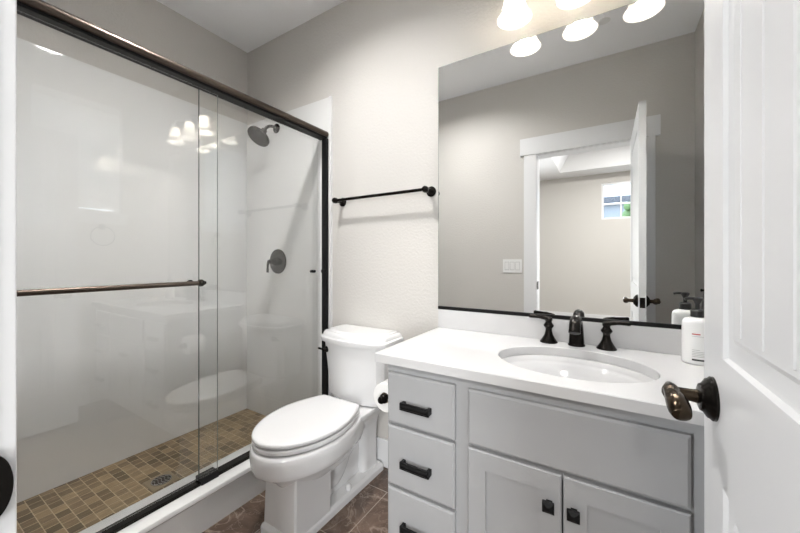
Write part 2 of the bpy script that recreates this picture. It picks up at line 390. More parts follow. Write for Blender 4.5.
# small high bedroom window
wn = thing('window_1', (0.23, BY, fw[2]), 'small white gridded bedroom window reflected in the mirror', 'window', kind='structure')
bm = bmesh.new(); f = 0.035; y0, y1 = BY-0.075, BY-0.02
box(bm, fw[0], fw[0]+f, y0, y1, fw[2], fw[3]); box(bm, fw[1]-f, fw[1], y0, y1, fw[2], fw[3]); box(bm, fw[0]+f, fw[1]-f, y0, y1, fw[2], fw[2]+f); box(bm, fw[0]+f, fw[1]-f, y0, y1, fw[3]-f, fw[3])
obj('window_frame', bm, 'trim', wn)
bm = bmesh.new(); box(bm, 0.22, 0.24, BY-0.06, BY-0.035, fw[2]+f, fw[3]-f); box(bm, fw[0]+f, 0.22, BY-0.06, BY-0.035, 2.165, 2.19); box(bm, 0.24, fw[1]-f, BY-0.06, BY-0.035, 2.165, 2.19)
obj('muntin', bm, 'trim', wn)
obj('pane', B(fw[0]+f, fw[1]-f, BY-0.0505, BY-0.0445, fw[2]+f, fw[3]-f), 'pane', wn)
# neighbour outside
nb = thing('neighbour_house', (0.5, -8.5, 0), 'grey house with shingle roof outside the small bedroom window', 'house')
obj('siding_wall', B(-6, 7, -8.62, -8.5, 0, 2.80), 'siding', nb)
bm = bmesh.new(); pr = [(-8.3, 2.83), (-8.3, 2.97), (-12.5, 5.6), (-12.5, 5.46)]
loft(bm, [[(-6.3, y, z) for y, z in pr], [(7.3, y, z) for y, z in pr]]); obj('roof', bm, 'shingle', nb)
obj('fascia', B(-6.3, 7.3, -8.3, -8.26, 2.80, 2.98), 'fascia', nb)
bm = bmesh.new()
for i in range(60):
    a = random.random()*2*PI; r = 0.33*math.sqrt(random.random()); sphere(bm, (0.66+r*math.cos(a), -6.6+r*math.sin(a)*0.6, 1.0+1.45*random.random()), 0.10+0.07*random.random(), 8, 5)
tube(bm, [(0.66, -6.6, 0), (0.66, -6.6, 1.2)], 0.04, 8)
tag(obj('shrub', bm, 'leaf'), 'green leafy shrub against the neighbour house outside the bedroom window', 'shrub')
struct('floor_yard', B(-9, 10, -13, BY-T-0.01, -0.12, -0.001), pmat('yard_gravel', (0.25, 0.24, 0.22), 0.9), 'ground outside the bedroom window', 'ground')

# ------------------------------------------------------------------ shower
sh = thing('shower_pan', (-1.9, 0.81, 0), 'white shower base with curb and brown mosaic tile floor', 'shower base')
bm = bmesh.new()
prof = [(-1.639, 0.0), (-1.639, 0.160), (-1.634, 0.168), (-1.462, 0.168), (-1.456, 0.165), (-1.453, 0.158), (-1.453, 0.148), (-1.463, 0.138), (-1.463, 0.0)]
loft(bm, [[(x, YF, z) for x, z in prof], [(x, D, z) for x, z in prof]])
obj('curb', bm, 'acrylic', sh)
tf = obj('tile_floor', B(XL, -1.639, YF, D, 0.0, 0.035), 'mosaic', sh); tf['label'] = 'brown stone mosaic floor'
# rectangular drain
dr = thing('floor_drain', (-1.93, 0.81, 0.035), 'square bronze drain grate with oval grille in the mosaic shower floor', 'drain')
dx, dy = -1.925, 0.81
bm = bmesh.new(); loft(bm, [rrect(dx-0.06, dx+0.06, dy-0.06, dy+0.06, 0.035, 0.004), rrect(dx-0.06, dx+0.06, dy-0.06, dy+0.06, 0.037, 0.004), rrect(dx-0.053, dx+0.053, dy-0.053, dy+0.053, 0.0385, 0.004)])
obj('frame', bm, pmat('drain_plate', (0.32, 0.26, 0.17), 0.35, 0.3), dr)
bm = bmesh.new(); lathe(bm, [(0.044, 0.0385), (0.042, 0.040), (0.001, 0.040)], (dx, dy, 0), (0, 0, 1), 28)
obj('grille', bm, 'grille', dr)
bm = bmesh.new()
for k in range(-2, 3):
    hw = math.sqrt(0.038**2-(k*0.015)**2)
    tube(bm, curve([(dx-hw, dy+k*0.015-0.004, 0.0405), (dx-hw*0.4, dy+k*0.015+0.005, 0.0405), (dx+hw*0.4, dy+k*0.015-0.005, 0.0405), (dx+hw, dy+k*0.015+0.004, 0.0405)], 4), 0.0018, 6)
lathe(bm, [(0.044, 0.0385), (0.044, 0.0415), (0.040, 0.0415), (0.040, 0.0385)], (dx, dy, 0), (0, 0, 1), 28, False, False)
obj('scroll_bars', bm, 'steel', dr)

ZS = 2.18
sp_ = thing('shower_wall_panel', (XL, 0.81, 0.035), 'long glossy white shower panel on the left wall facing the glass doors', 'wall panel')
obj('panel', B(XL, XL+0.014, YF+0.014, D-0.014, 0.035, ZS+0.01, 0.002), 'acrylic', sp_)
sp_ = thing('shower_wall_panel', (-1.9, D, 0.035), 'white shower end panel carrying the shower head and valve', 'wall panel')
bm = B(XL, -1.4745, D-0.014, D, 0.168, ZS, 0.002); box(bm, XL, -1.639, D-0.014, D, 0.035, 0.168); obj('panel', bm, 'acrylic', sp_)
obj('edge_trim', B(-1.474, -1.456, D-0.018, D-0.0005, 0.168, ZS+0.003, 0.003), 'seat', sp_)
sp_ = thing('shower_wall_panel', (-1.9, YF, 0.035), 'white shower end panel on the doorway wall, out of direct view', 'wall panel')
bm = B(XL, -1.458, YF, YF+0.014, 0.168, ZS, 0.002); box(bm, XL, -1.639, YF, YF+0.014, 0.035, 0.168); obj('panel', bm, 'acrylic', sp_)

CT = 0.168
fr = thing('shower_door_frame', (-1.53, 0.81, CT), 'bronze shower door frame with header rail and bottom track', 'shower door frame')
Y0, Y1 = YF+0.014, D-0.018
bm = bmesh.new()
hp = []
for i in range(13):
    a = math.radians(-35 + 190*i/12); hp.append((-1.510 + 0.036*math.cos(a), 1.945 + 0.026*math.sin(a)))
hp += [(-1.544, 1.930), (-1.482, 1.930)]
loft(bm, [[(x, Y0, z) for x, z in hp], [(x, Y1, z) for x, z in hp]])
obj('header_rail', bm, 'rail', fr, 60)
obj('header_channel', B(-1.544, -1.486, Y0, Y1, 1.918, 1.930, 0.002), 'rubber', fr)
obj('bottom_track', B(-1.560, -1.514, Y0, Y1, CT, CT+0.014, 0.002), 'bronze', fr)
for ya, yb in ((Y1-0.017, Y1), (Y0, Y0+0.017)):
    j = obj('wall_jamb', B(-1.517, -1.4755, ya, yb, CT+0.014, 1.918, 0.002), 'black', fr)
    for z in ((1.09, 0.30) if ya > 1 else (1.09,)):
        yy = ya if ya > 1 else yb; s = -1 if ya > 1 else 1
        bm = bmesh.new(); box(bm, -1.514, -1.479, yy, yy+s*0.010, z-0.010, z+0.010, 0.002)
        obj('bumper', bm, 'rubber', j)
obj('guide_block', B(-1.560, -1.508, 0.790, 0.868, CT+0.0005, CT+0.030, 0.003), 'black', fr)

def panel(name, x, y0, y1, z0, label):
    p = thing(name, (x, (y0+y1)/2, z0), label, 'shower door', 'sliding glass shower doors')
    o = obj('glass_sheet', B(x-0.003, x+0.003, y0, y1, z0, 1.9175), 'glass', p)
    return p
GX1, GX2 = -1.519, -1.538
pa = panel('glass_door', GX1, 0.10, 0.866, 0.199, 'outer sliding glass shower door with the bronze towel bar')
pb = panel('glass_door', GX2, 0.795, 1.515, 0.199, 'inner sliding glass shower door next to the shower valve wall')
for p, y in ((pa, 0.866), (pb, 0.795)):
    s = 1 if p is pa else -1
    xx = GX1 if p is pa else GX2
    e = obj('cut_edge', B(xx-0.003, xx+0.003, y, y+s*(0.0008 if p is pa else 0.0025), 0.199, 1.9175), 'glass_edge_light' if p is pa else 'glass_edge', p)
bx = GX1+0.048; bz = 1.062
bar = obj('towel_rail', tube(bmesh.new(), [(bx, 0.13, bz), (bx, 0.768, bz)], 0.0095, 16), 'rail', pa)
for y in (0.745, 0.165):
    bm = bmesh.new(); lathe(bm, [(0.013, 0.0), (0.013, 0.006), (0.008, 0.010), (0.008, 0.045)], (GX1+0.003, y, bz), (1, 0, 0), 20)
    obj('mount', bm, 'bronze', bar)
for y, s in ((0.768, 1), (0.13, -1)):
    bm = bmesh.new(); lathe(bm, [(0.0095, -0.012), (0.0145, -0.008), (0.0155, 0), (0.0145, 0.006), (0.010, 0.010), (0.009, 0.015), (0.006, 0.020), (0.001, 0.022)], (bx, y, bz), (0, s, 0), 20)
    obj('finial', bm, 'bronze', bar)
# rear-side knob under the glass of the inner door: the small black pull beside the jamb
bm = bmesh.new(); lathe(bm, [(0.009, 0), (0.009, 0.018), (0.006, 0.022)], (GX2-0.003, 1.475, 1.09), (-1, 0, 0), 14); lathe(bm, [(0.009, 0), (0.009, 0.010)], (GX2+0.003, 1.475, 1.09), (1, 0, 0), 14)
obj('pull_knob', bm, 'black', pb)

# shower head
hd = thing('showerhead', (-1.972, D-0.014, 2.085), 'dark bronze shower head on a bent arm high on the white shower wall', 'shower head')
bm = bmesh.new(); lathe(bm, [(0.033, 0), (0.033, 0.004), (0.027, 0.010), (0.014, 0.014)], (-1.972, D-0.014, 2.085), (0, -1, 0), 24); obj('flange', bm, 'bronze', hd)
armp = curve([(-1.972, D-0.02, 2.085), (-1.972, D-0.055, 2.087), (-1.972, D-0.09, 2.070), (-1.972, D-0.118, 2.034)], 6)
obj('arm', tube(bmesh.new(), armp, 0.0105, 14), 'bronze', hd)
ax = Vector((0.0, -0.62, -0.78)).normalized(); hc = Vector((-1.972, D-0.118, 2.034))
bm = bmesh.new(); lathe(bm, [(0.010, -0.012), (0.019, -0.008), (0.021, 0.008), (0.016, 0.020), (0.022, 0.030), (0.040, 0.040), (0.070, 0.055), (0.076, 0.060), (0.076, 0.070), (0.070, 0.074), (0.066, 0.072), (0.001, 0.072)], hc, ax, 36)
hh = obj('spray_head', bm, 'bronze', hd)
bm = bmesh.new(); u_, v_, a_ = basis(ax)
for r, n in ((0.018, 7), (0.036, 13), (0.054, 19)):
    for i in range(n):
        c = hc + ax*0.072 + u_*(r*math.cos(2*PI*i/n)) + v_*(r*math.sin(2*PI*i/n)); lathe(bm, [(0.0022, 0), (0.0015, 0.002)], c, ax, 6)
obj('nozzles', bm, 'black', hh)
# valve
vx, vz = -1.957, 1.150
vl = thing('shower_valve', (vx, D-0.014, vz), 'round dark shower valve plate with lever on the white shower wall', 'shower valve')
bm = bmesh.new(); lathe(bm, [(0.086, 0), (0.086, 0.004), (0.078, 0.009), (0.040, 0.012)], (vx, D-0.014, vz), (0, -1, 0), 40); obj('plate', bm, 'bronze', vl)
bm = bmesh.new(); lathe(bm, [(0.030, 0.008), (0.028, 0.030), (0.020, 0.040), (0.016, 0.060), (0.012, 0.075), (0.010, 0.082)], (vx, D-0.014, vz), (0, -1, 0), 24)
tube(bm, curve([(vx, D-0.088, vz+0.004), (vx-0.004, D-0.094, vz-0.02), (vx-0.006, D-0.095, vz-0.045), (vx-0.007, D-0.094, vz-0.075)], 5), [0.009]*6+[0.007]*5+[0.008]*5, 12)
obj('lever', bm, 'bronze', vl)

# towel bar on the back wall
tb = thing('towel_bar', (-1.07, D, 1.52), 'slim dark bronze towel bar above the toilet', 'towel bar')
by = D-0.070; z = 1.514
obj('rod', tube(bmesh.new(), [(-1.385, by, z), (-0.757, by, z)], 0.0085, 14), 'bronze', tb)
for x in (-1.372, -0.770):
    bm = bmesh.new(); lathe(bm, [(0.027, 0), (0.027, 0.005), (0.020, 0.010), (0.012, 0.018), (0.010, 0.035), (0.013, 0.052), (0.017, 0.062), (0.017, 0.078), (0.012, 0.086), (0.002, 0.089)], (x, D, z), (0, -1, 0), 24)
    obj('post', bm, 'bronze', tb)

# ------------------------------------------------------------------ toilet
TX = -1.155
to = thing('toilet', (TX, 1.2, 0), 'white two-piece toilet between the shower and the vanity', 'toilet')
def P3(s, f, z): return (TX+s, D-f, z)
def egg(z, w, tip, back, wb, fc=0.475, nf=14, nb=10):
    half = []; z -= 0.010
    for i in range(nf+1):
        a = PI/2*i/nf; half.append((w*math.sin(a), fc+(tip-fc)*math.cos(a)))
    for i in range(1, nb+1):
        u = i/nb; half.append((w-(w-wb)*u**1.8, fc-(fc-back-0.012)*u))
    half.append((wb-0.004, back+0.004)); half.append((wb-0.014, back))
    right = [P3(s, f, z) for s, f in half]; left = [P3(-s, f, z) for s, f in reversed(half[1:])]
    return right+left
bm = bmesh.new()
loft(bm, [egg(0.20, 0.085, 0.62, 0.26, 0.07), egg(0.245, 0.112, 0.655, 0.24, 0.09), egg(0.275, 0.137, 0.688, 0.23, 0.11), egg(0.297, 0.158, 0.714, 0.23, 0.12), egg(0.309, 0.168, 0.725, 0.24, 0.125), egg(0.3095, 0.1765, 0.734, 0.24, 0.13),
          egg(0.318, 0.184, 0.742, 0.24, 0.132), egg(0.335, 0.189, 0.747, 0.24, 0.134), egg(0.370, 0.192, 0.750, 0.24, 0.135), egg(0.392, 0.190, 0.748, 0.24, 0.134), egg(0.402, 0.186, 0.744, 0.24, 0.132), egg(0.408, 0.178, 0.735, 0.245, 0.125)])
# front column with an arris at each corner
def colring(z, hw, f0, f1, ch=0.007): return [P3(hw-ch, f1, z), P3(hw, f1-ch, z), P3(hw, f0, z), P3(-hw, f0, z), P3(-hw, f1-ch, z), P3(-hw+ch, f1, z)]
loft(bm, [colring(0.02, 0.100, 0.445, 0.646), colring(0.20, 0.097, 0.440, 0.640), colring(0.27, 0.098, 0.42, 0.642), colring(0.300, 0.106, 0.39, 0.656)])
# rear column and deck under the tank
def rr(z, hw, f0, f1, r=0.03): return [(x, y, zz) for x, y, zz in rrect(TX-hw, TX+hw, D-f1, D-f0, z, r, 5)]
loft(bm, [rr(0.02, 0.078, 0.04, 0.17), rr(0.20, 0.078, 0.04, 0.165), rr(0.27, 0.082, 0.04, 0.175), rr(0.31, 0.094, 0.04, 0.20), rr(0.340, 0.112, 0.035, 0.25), rr(0.368, 0.138, 0.03, 0.31), rr(0.385, 0.146, 0.03, 0.32), rr(0.396, 0.143, 0.032, 0.32)])
# centre web and the trapway that bulges out of it
loft(bm, [rr(0.02, 0.040, 0.10, 0.46, 0.02), rr(0.35, 0.040, 0.10, 0.46, 0.02)])
tube(bm, curve([P3(0, 0.46, 0.24), P3(0, 0.41, 0.145), P3(0, 0.35, 0.105), P3(0, 0.295, 0.15), P3(0, 0.255, 0.235), P3(0, 0.20, 0.305), P3(0, 0.14, 0.285), P3(0, 0.115, 0.20), P3(0, 0.115, 0.04)], 6), (0.050, 0.070), 20)
tube(bm, curve([P3(0, 0.50, 0.30), P3(0, 0.40, 0.275), P3(0, 0.30, 0.305), P3(0, 0.24, 0.345)], 6), (0.055, 0.125), 20)
# ledge and foot
loft(bm, [rr(0.0, 0.107, 0.022, 0.662, 0.018), rr(0.022, 0.107, 0.022, 0.662, 0.018), rr(0.030, 0.104, 0.025, 0.659, 0.018), rr(0.036, 0.097, 0.03, 0.652, 0.016), rr(0.040, 0.094, 0.034, 0.648, 0.014)])
obj('bowl', bm, 'ceramic', to, 42)
for s_ in (0.082, -0.082):
    bm = bmesh.new(); lathe(bm, [(0.014, 0.034), (0.014, 0.056), (0.010, 0.064), (0.001, 0.067)], P3(s_, 0.300, 0), (0, 0, 1), 18); obj('bolt_cap', bm, 'ceramic', to)
bm = bmesh.new(); loft(bm, [egg(0.4095, 0.174, 0.730, 0.268, 0.120), egg(0.4145, 0.184, 0.740, 0.262, 0.128), egg(0.428, 0.185, 0.741, 0.262, 0.128), egg(0.432, 0.182, 0.738, 0.264, 0.126), egg(0.4325, 0.172, 0.726, 0.268, 0.118)])
obj('seat', bm, 'seat', to)
bm = bmesh.new(); loft(bm, [egg(0.4375, 0.172, 0.726, 0.268, 0.118), egg(0.438, 0.181, 0.737, 0.262, 0.125), egg(0.441, 0.1845, 0.7405, 0.260, 0.127), egg(0.451, 0.185, 0.741, 0.260, 0.127), egg(0.457, 0.181, 0.736, 0.262, 0.124), egg(0.4605, 0.168, 0.720, 0.268, 0.114), egg(0.4625, 0.145, 0.690, 0.285, 0.10), egg(0.464, 0.09, 0.61, 0.33, 0.06)])
obj('seat_lid', bm, 'seat', to, 50)
for s_ in (0.085, -0.085):
    bm = bmesh.new(); box(bm, TX+s_-0.018, TX+s_+0.018, D-0.275, D-0.235, 0.395, 0.430, 0.008, 3); obj('hinge', bm, 'seat', to)
def tankring(z, k, f0=0.016, w=0.205, fs=0.168, ff=0.232, kf=None):
    # flat back, straight sides, chamfered shoulders, bowed front ; k = outward offset, kf = the same at the front
    kf = k if kf is None else kf
    w = w+k; pts = [(w, f0), (w, fs-0.006+kf), (w-0.002, fs+kf)]
    n = 9; x0 = w-0.032; y0 = fs+0.030+kf; y1 = ff+kf
    for i in range(n):
        t = 1-2*i/(n-1); pts.append((x0*t, y1-(y1-y0)*abs(t)**2.2))
    pts += [(-(w-0.002), fs+kf), (-w, fs-0.006+kf), (-w, f0)]
    return [P3(s, f, z) for s, f in pts]
bm = bmesh.new(); loft(bm, [tankring(0.397, -0.036, kf=-0.052), tankring(0.405, -0.022, kf=-0.036), tankring(0.422, -0.016, kf=-0.027), tankring(0.56, -0.009, kf=-0.013), tankring(0.700, -0.001, kf=-0.001), tankring(0.712, 0.0)])
obj('tank', bm, 'ceramic', to, 17)
bm = bmesh.new(); loft(bm, [tankring(0.712, 0.002, 0.014), tankring(0.715, 0.013, 0.012), tankring(0.729, 0.017, 0.010), tankring(0.739, 0.016, 0.010), tankring(0.744, 0.007, 0.012), tankring(0.755, 0.005, 0.012), tankring(0.764, -0.001, 0.014), tankring(0.768, -0.008, 0.018), tankring(0.7695, -0.018, 0.022), tankring(0.775, -0.022, 0.026), tankring(0.778, -0.034, 0.036)])
obj('tank_lid', bm, 'ceramic', to, 40)
# flush lever on the left shoulder of the tank front
lx, lf, lz = -0.158, 0.197, 0.668
bm = bmesh.new(); d_ = Vector((-0.35, -1, 0)).normalized(); p0 = Vector(P3(lx, lf, lz))
lathe(bm, [(0.017, -0.006), (0.017, 0.006), (0.014, 0.012), (0.009, 0.022)], p0, d_, 18)
e0 = p0 + d_*0.018; tube(bm, [e0+Vector((0.006, 0, 0)), e0+Vector((-0.02, 0, 0)), e0+Vector((-0.05, 0.008, -0.001))], [0.007, 0.006, 0.006], 12)
obj('flush_lever', bm, 'bronze', to)

# ------------------------------------------------------------------ vanity
VL, VR = -0.684, XR-0.003
VY = 1.026           # face-frame plane
FY = 1.007           # front plane of drawers and doors
va = thing('vanity_cabinet', (-0.08, 1.3, 0), 'grey painted vanity cabinet with black pulls under the white countertop', 'cabinet')
bm = bmesh.new()
# carcass: sides, floor, back
box(bm, VL, VL+0.016, VY+0.02, D-0.002, 0.10, 0.78); box(bm, VR-0.016, VR, VY+0.02, D-0.002, 0.10, 0.78)
box(bm, VL+0.016, VR-0.016, VY+0.02, D-0.002, 0.10, 0.116); box(bm, VL+0.016, VR-0.016, D-0.010, D-0.002, 0.116, 0.78)
FX = [(-0.684, -0.662), (-0.425, -0.362), (0.158, 0.220), (0.468, VR)]
box(bm, VL, VR, VY, VY+0.02, 0.745, 0.787); box(bm, VL, VR, VY, VY+0.02, 0.10, 0.125)
for a, b in FX: box(bm, a, b, VY, VY+0.02, 0.125, 0.745)
for a, b in ((-0.662, -0.425), (0.220, 0.468)): box(bm, a, b, VY, VY+0.02, 0.55, 0.585); box(bm, a, b, VY, VY+0.02, 0.335, 0.370)
box(bm, -0.362, 0.158, VY, VY+0.02, 0.55, 0.60)
obj('body', bm, 'cabinet', va)
obj('toe_kick', B(VL+0.02, VR, VY+0.07, VY+0.085, 0.0, 0.10), 'cabinet', va)
def front(x0, x1, z0, z1, name, parent):
    bm = bmesh.new(); e = 0.007
    loft(bm, [[(x0, VY-0.0005, z0), (x1, VY-0.0005, z0), (x1, VY-0.0005, z1), (x0, VY-0.0005, z1)], [(x0, FY+0.005, z0), (x1, FY+0.005, z0), (x1, FY+0.005, z1), (x0, FY+0.005, z1)],
              [(x0+e, FY, z0+e), (x1-e, FY, z0+e), (x1-e, FY, z1-e), (x0+e, FY, z1-e)]])
    return obj(name, bm, 'cabinet', parent, 20)
def pull(cx, cz, parent):
    bm = bmesh.new(); hw, hh = 0.056, 0.0125
    box(bm, cx-hw, cx+hw, FY-0.026, FY-0.017, cz-hh, cz+hh, 0.0015)
    box(bm, cx-hw, cx-hw+0.012, FY-0.018, FY, cz-hh+0.002, cz+hh-0.002, 0.001); box(bm, cx+hw-0.012, cx+hw, FY-0.018, FY, cz-hh+0.002, cz+hh-0.002, 0.001)
    loft(bm, [[(cx-hw+0.004, FY-0.026, cz-hh+0.004), (cx+hw-0.004, FY-0.026, cz-hh+0.004), (cx+hw-0.004, FY-0.026, cz+hh-0.004), (cx-hw+0.004, FY-0.026, cz+hh-0.004)],
              [(cx-hw+0.007, FY-0.030, cz-hh+0.009), (cx+hw-0.007, FY-0.030, cz-hh+0.009), (cx+hw-0.007, FY-0.030, cz+hh-0.009), (cx-hw+0.007, FY-0.030, cz+hh-0.009)]])
    obj('pull', bm, 'black', parent, 20)
for x0, x1 in ((-0.674, -0.416), (0.212, 0.464)):
    for z0, z1, pz in ((0.576, 0.755, 0.654), (0.353, 0.566, 0.450), (0.13, 0.343, 0.228)):
        d = front(x0, x1, z0, z1, 'drawer', va); pull((x0+x1)/2-0.007 if x0 < 0 else (x0+x1)/2, pz, d)
front(-0.371, 0.168, 0.581, 0.753, 'false_front', va)
def shaker(x0, x1, z0, z1, kx, kz):
    bm = bmesh.new(); fwid = 0.057; y0, y1 = FY, VY-0.0005
    xi0, xi1, zi0, zi1 = x0+fwid, x1-fwid, z0+fwid, z1-fwid; e = 0.004
    o_ = [(x0, z0), (x1, z0), (x1, z1), (x0, z1)]; oe = [(x0+e, z0+e), (x1-e, z0+e), (x1-e, z1-e), (x0+e, z1-e)]
    i_ = [(xi0, zi0), (xi1, zi0), (xi1, zi1), (xi0, zi1)]
    loft(bm, [[(x, y1, z) for x, z in o_], [(x, y0+e, z) for x, z in o_], [(x, y0, z) for x, z in oe], [(x, y0, z) for x, z in i_], [(x, y0+0.010, z) for x, z in i_]])
    d = obj('door', bm, 'cabinet', va, 20)
    bm = bmesh.new()
    loft(bm, [[(kx-a, y, kz-a), (kx+a, y, kz-a), (kx+a, y, kz+a), (kx-a, y, kz+a)] for a, y in ((0.008, FY), (0.006, FY-0.012), (0.0145, FY-0.016), (0.0155, FY-0.022), (0.0135, FY-0.025), (0.004, FY-0.030))])
    obj('knob', bm, 'black', d, 20)
shaker(-0.371, -0.1035, 0.13, 0.571, -0.134, 0.486)
shaker(-0.0995, 0.168, 0.13, 0.571, -0.073, 0.486)

# countertop with an oval cut-out
CX0, CX1, CY0, CY1, CZ0, CZ1 = -0.722, XR-0.002, 0.994, D-0.001, 0.788, 0.82
SX, SY, SA, SB = -0.10, 1.255, 0.236, 0.180
ct = thing('countertop', ((CX0+CX1)/2, 1.28, CZ0), 'glossy white quartz countertop with an oval sink cut-out', 'countertop')
def outer(a):
    c, s = math.cos(a), math.sin(a); t = 1e9
    if c > 1e-9: t = min(t, (CX1-SX)/c)
    if c < -1e-9: t = min(t, (CX0-SX)/c)
    if s > 1e-9: t = min(t, (CY1-SY)/s)
    if s < -1e-9: t = min(t, (CY0-SY)/s)
    return SX+c*t, SY+s*t
angs = sorted([2*PI*i/96 for i in range(96)] + [math.atan2(y-SY, x-SX) % (2*PI) for x in (CX0, CX1) for y in (CY0, CY1)])
def inn(a, k=0):
    c, s = math.cos(a), math.sin(a); r = 1/math.sqrt((c/(SA+k))**2+(s/(SB+k))**2); return SX+c*r, SY+s*r
bm = bmesh.new(); e = 0.0025
def oin(a):
    x, y = outer(a); return min(max(x, CX0+e), CX1-e), min(max(y, CY0+e), CY1-e)
R = [[(*inn(a), CZ0) for a in angs], [(*inn(a), CZ1-e) for a in angs], [(*inn(a, e), CZ1) for a in angs], [(*oin(a), CZ1) for a in angs], [(*outer(a), CZ1-e) for a in angs], [(*outer(a), CZ0) for a in angs], [(*inn(a), CZ0) for a in angs]]
loft(bm, R, False, False); bmesh.ops.remove_doubles(bm, verts=bm.verts, dist=1e-6)
obj('slab', bm, 'quartz', ct, 30)
bs = obj('backsplash', B(CX0, CX1, D-0.021, D-0.001, CZ1, 0.911, 0.0015), 'quartz'); tag(bs, 'low white quartz backsplash strip between the countertop and the mirror', 'backsplash')
# undermount basin
sk = thing('sink_basin', (SX, SY, CZ0), 'white oval undermount sink basin below the faucet', 'sink')
bm = bmesh.new()
def er(z, a, b, n=64): return [(SX+a*math.cos(2*PI*i/n), SY+b*math.sin(2*PI*i/n), z) for i in range(n)]
loft(bm, [er(0.787, SA+0.02, SB+0.02), er(0.787, SA+0.002, SB+0.002), er(0.783, SA-0.006, SB-0.006), er(0.770, SA-0.012, SB-0.012), er(0.762, SA-0.018, SB-0.018), er(0.757, SA-0.028, SB-0.028), er(0.735, SA-0.040, SB-0.036), er(0.700, SA-0.062, SB-0.052), er(0.670, SA-0.10, SB-0.080), er(0.655, SA-0.15, SB-0.115), er(0.650, 0.024, 0.024), er(0.640, 0.022, 0.022),
          er(0.640, 0.03, 0.03), er(0.645, SA-0.15, SB-0.11), er(0.66, SA-0.09, SB-0.07), er(0.70, SA-0.05, SB-0.042), er(0.75, SA-0.018, SB-0.018), er(0.780, SA+0.02, SB+0.02)], False, False)
vs = list(bm.verts); n = 64
for j in range(n):                                                  # close the rim between the last and the first ring
    k = (j+1) % n; bm.verts.ensure_lookup_table(); bm.faces.new((bm.verts[17*n+j], bm.verts[17*n+k], bm.verts[k], bm.verts[j]))
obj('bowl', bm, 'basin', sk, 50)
bm = bmesh.new(); lathe(bm, [(0.0215, 0.642), (0.0215, 0.652), (0.026, 0.654), (0.022, 0.6555), (0.001, 0.6555)], (SX, SY, 0), (0, 0, 1), 24); obj('drain_stopper', bm, 'bronze', sk)

# widespread faucet
fa = thing('faucet', (SX, 1.505, CZ1), 'dark bronze widespread faucet with two lever handles behind the sink', 'faucet')
FYY = 1.503
bm = bmesh.new()
lathe(bm, [(0.031, 0.0), (0.031, 0.004), (0.027, 0.009), (0.025, 0.013)], (SX, FYY, CZ1), (0, 0, 1), 24)
sp = curve([(SX, FYY, CZ1+0.010), (SX, FYY-0.001, CZ1+0.045), (SX, FYY-0.006, CZ1+0.080), (SX, FYY-0.026, CZ1+0.102), (SX, FYY-0.056, CZ1+0.104), (SX, FYY-0.084, CZ1+0.092), (SX, FYY-0.098, CZ1+0.074)], 5)
ns = len(sp); tube(bm, sp, [(0.028-0.0085*min(1, i/ns*1.5), 0.0275-0.008*min(1, i/ns*1.5)) for i in range(ns)], 20)
lathe(bm, [(0.019, -0.006), (0.0205, -0.002), (0.0205, 0.007), (0.013, 0.010)], sp[-1], (0, -0.5, -0.87), 20)
obj('spout', bm, 'bronze', fa, 50)
for s in (-1, 1):
    hx = SX + s*0.102
    bm = bmesh.new(); lathe(bm, [(0.034, 0), (0.034, 0.003), (0.031, 0.007), (0.024, 0.018), (0.0165, 0.032), (0.0125, 0.048), (0.0125, 0.058), (0.019, 0.066), (0.020, 0.071), (0.014, 0.079), (0.011, 0.086)], (hx, FYY, CZ1), (0, 0, 1), 24)
    h = obj('handle', bm, 'bronze', fa, 50)
    bm = bmesh.new(); lathe(bm, [(0.011, 0.084), (0.014, 0.089), (0.0145, 0.096), (0.011, 0.102), (0.002, 0.105)], (hx, FYY, CZ1), (0, 0, 1), 20)
    tube(bm, curve([(hx-s*0.004, FYY, CZ1+0.094), (hx+s*0.022, FYY-0.001, CZ1+0.101), (hx+s*0.048, FYY-0.004, CZ1+0.103), (hx+s*0.076, FYY-0.008, CZ1+0.104)], 5), [0.0105]*3+[0.009]*4+[0.0075]*4+[0.008]*3+[0.0088, 0.007], 14)
    obj('lever', bm, 'bronze', h, 50)

# mirror
mr = thing('wall_mirror', (-0.115, D, 0.911), 'large frameless wall mirror with black bottom channel above the vanity', 'mirror')
obj('mirror_glass', B(-0.726, 0.495, D-0.007, D-0.001, 0.922, 2.140), 'mirror', mr, smooth=False)
obj('bottom_channel', B(-0.727, 0.496, D-0.014, D-0.0005, 0.9115, 0.9265, 0.001), 'rubber', mr)
bm = bmesh.new(); box(bm, -0.7275, -0.7262, D-0.0072, D-0.001, 0.9265, 2.1405); box(bm, -0.7262, 0.495, D-0.0072, D-0.001, 2.1402, 2.1412)
obj('polished_edge', bm, 'glass_edge', mr)

# soap bottle
bx_, by_ = 0.257, 1.452; 
so = thing('pump_bottle', (bx_, by_, CZ1), 'white pump bottle with black pump head on the countertop beside the open door', 'bottle')
bm = bmesh.new(); lathe(bm, [(0.036, 0), (0.040, 0.004), (0.0405, 0.012), (0.0405, 0.128), (0.039, 0.138), (0.034, 0.146), (0.024, 0.151), (0.016, 0.153)], (bx_, by_, CZ1), (0, 0, 1), 36, squash=0.82)
bb = obj('body', bm, 'plastic_white', so, 50)
bm = bmesh.new(); lathe(bm, [(0.0185, 0.153), (0.0185, 0.174), (0.016, 0.177), (0.010, 0.179)], (bx_, by_, CZ1), (0, 0, 1), 24); obj('collar', bm, 'plastic_black', so)
bm = bmesh.new(); lathe(bm, [(0.006, 0.177), (0.006, 0.195), (0.010, 0.203), (0.0135, 0.210), (0.0135, 0.214), (0.009, 0.217)], (bx_, by_, CZ1), (0, 0, 1), 20)
tube(bm, curve([(bx_, by_, CZ1+0.212), (bx_-0.022, by_-0.006, CZ1+0.213), (bx_-0.034, by_-0.008, CZ1+0.210)], 4), 0.0048, 10); obj('pump_head', bm, 'plastic_black', so)
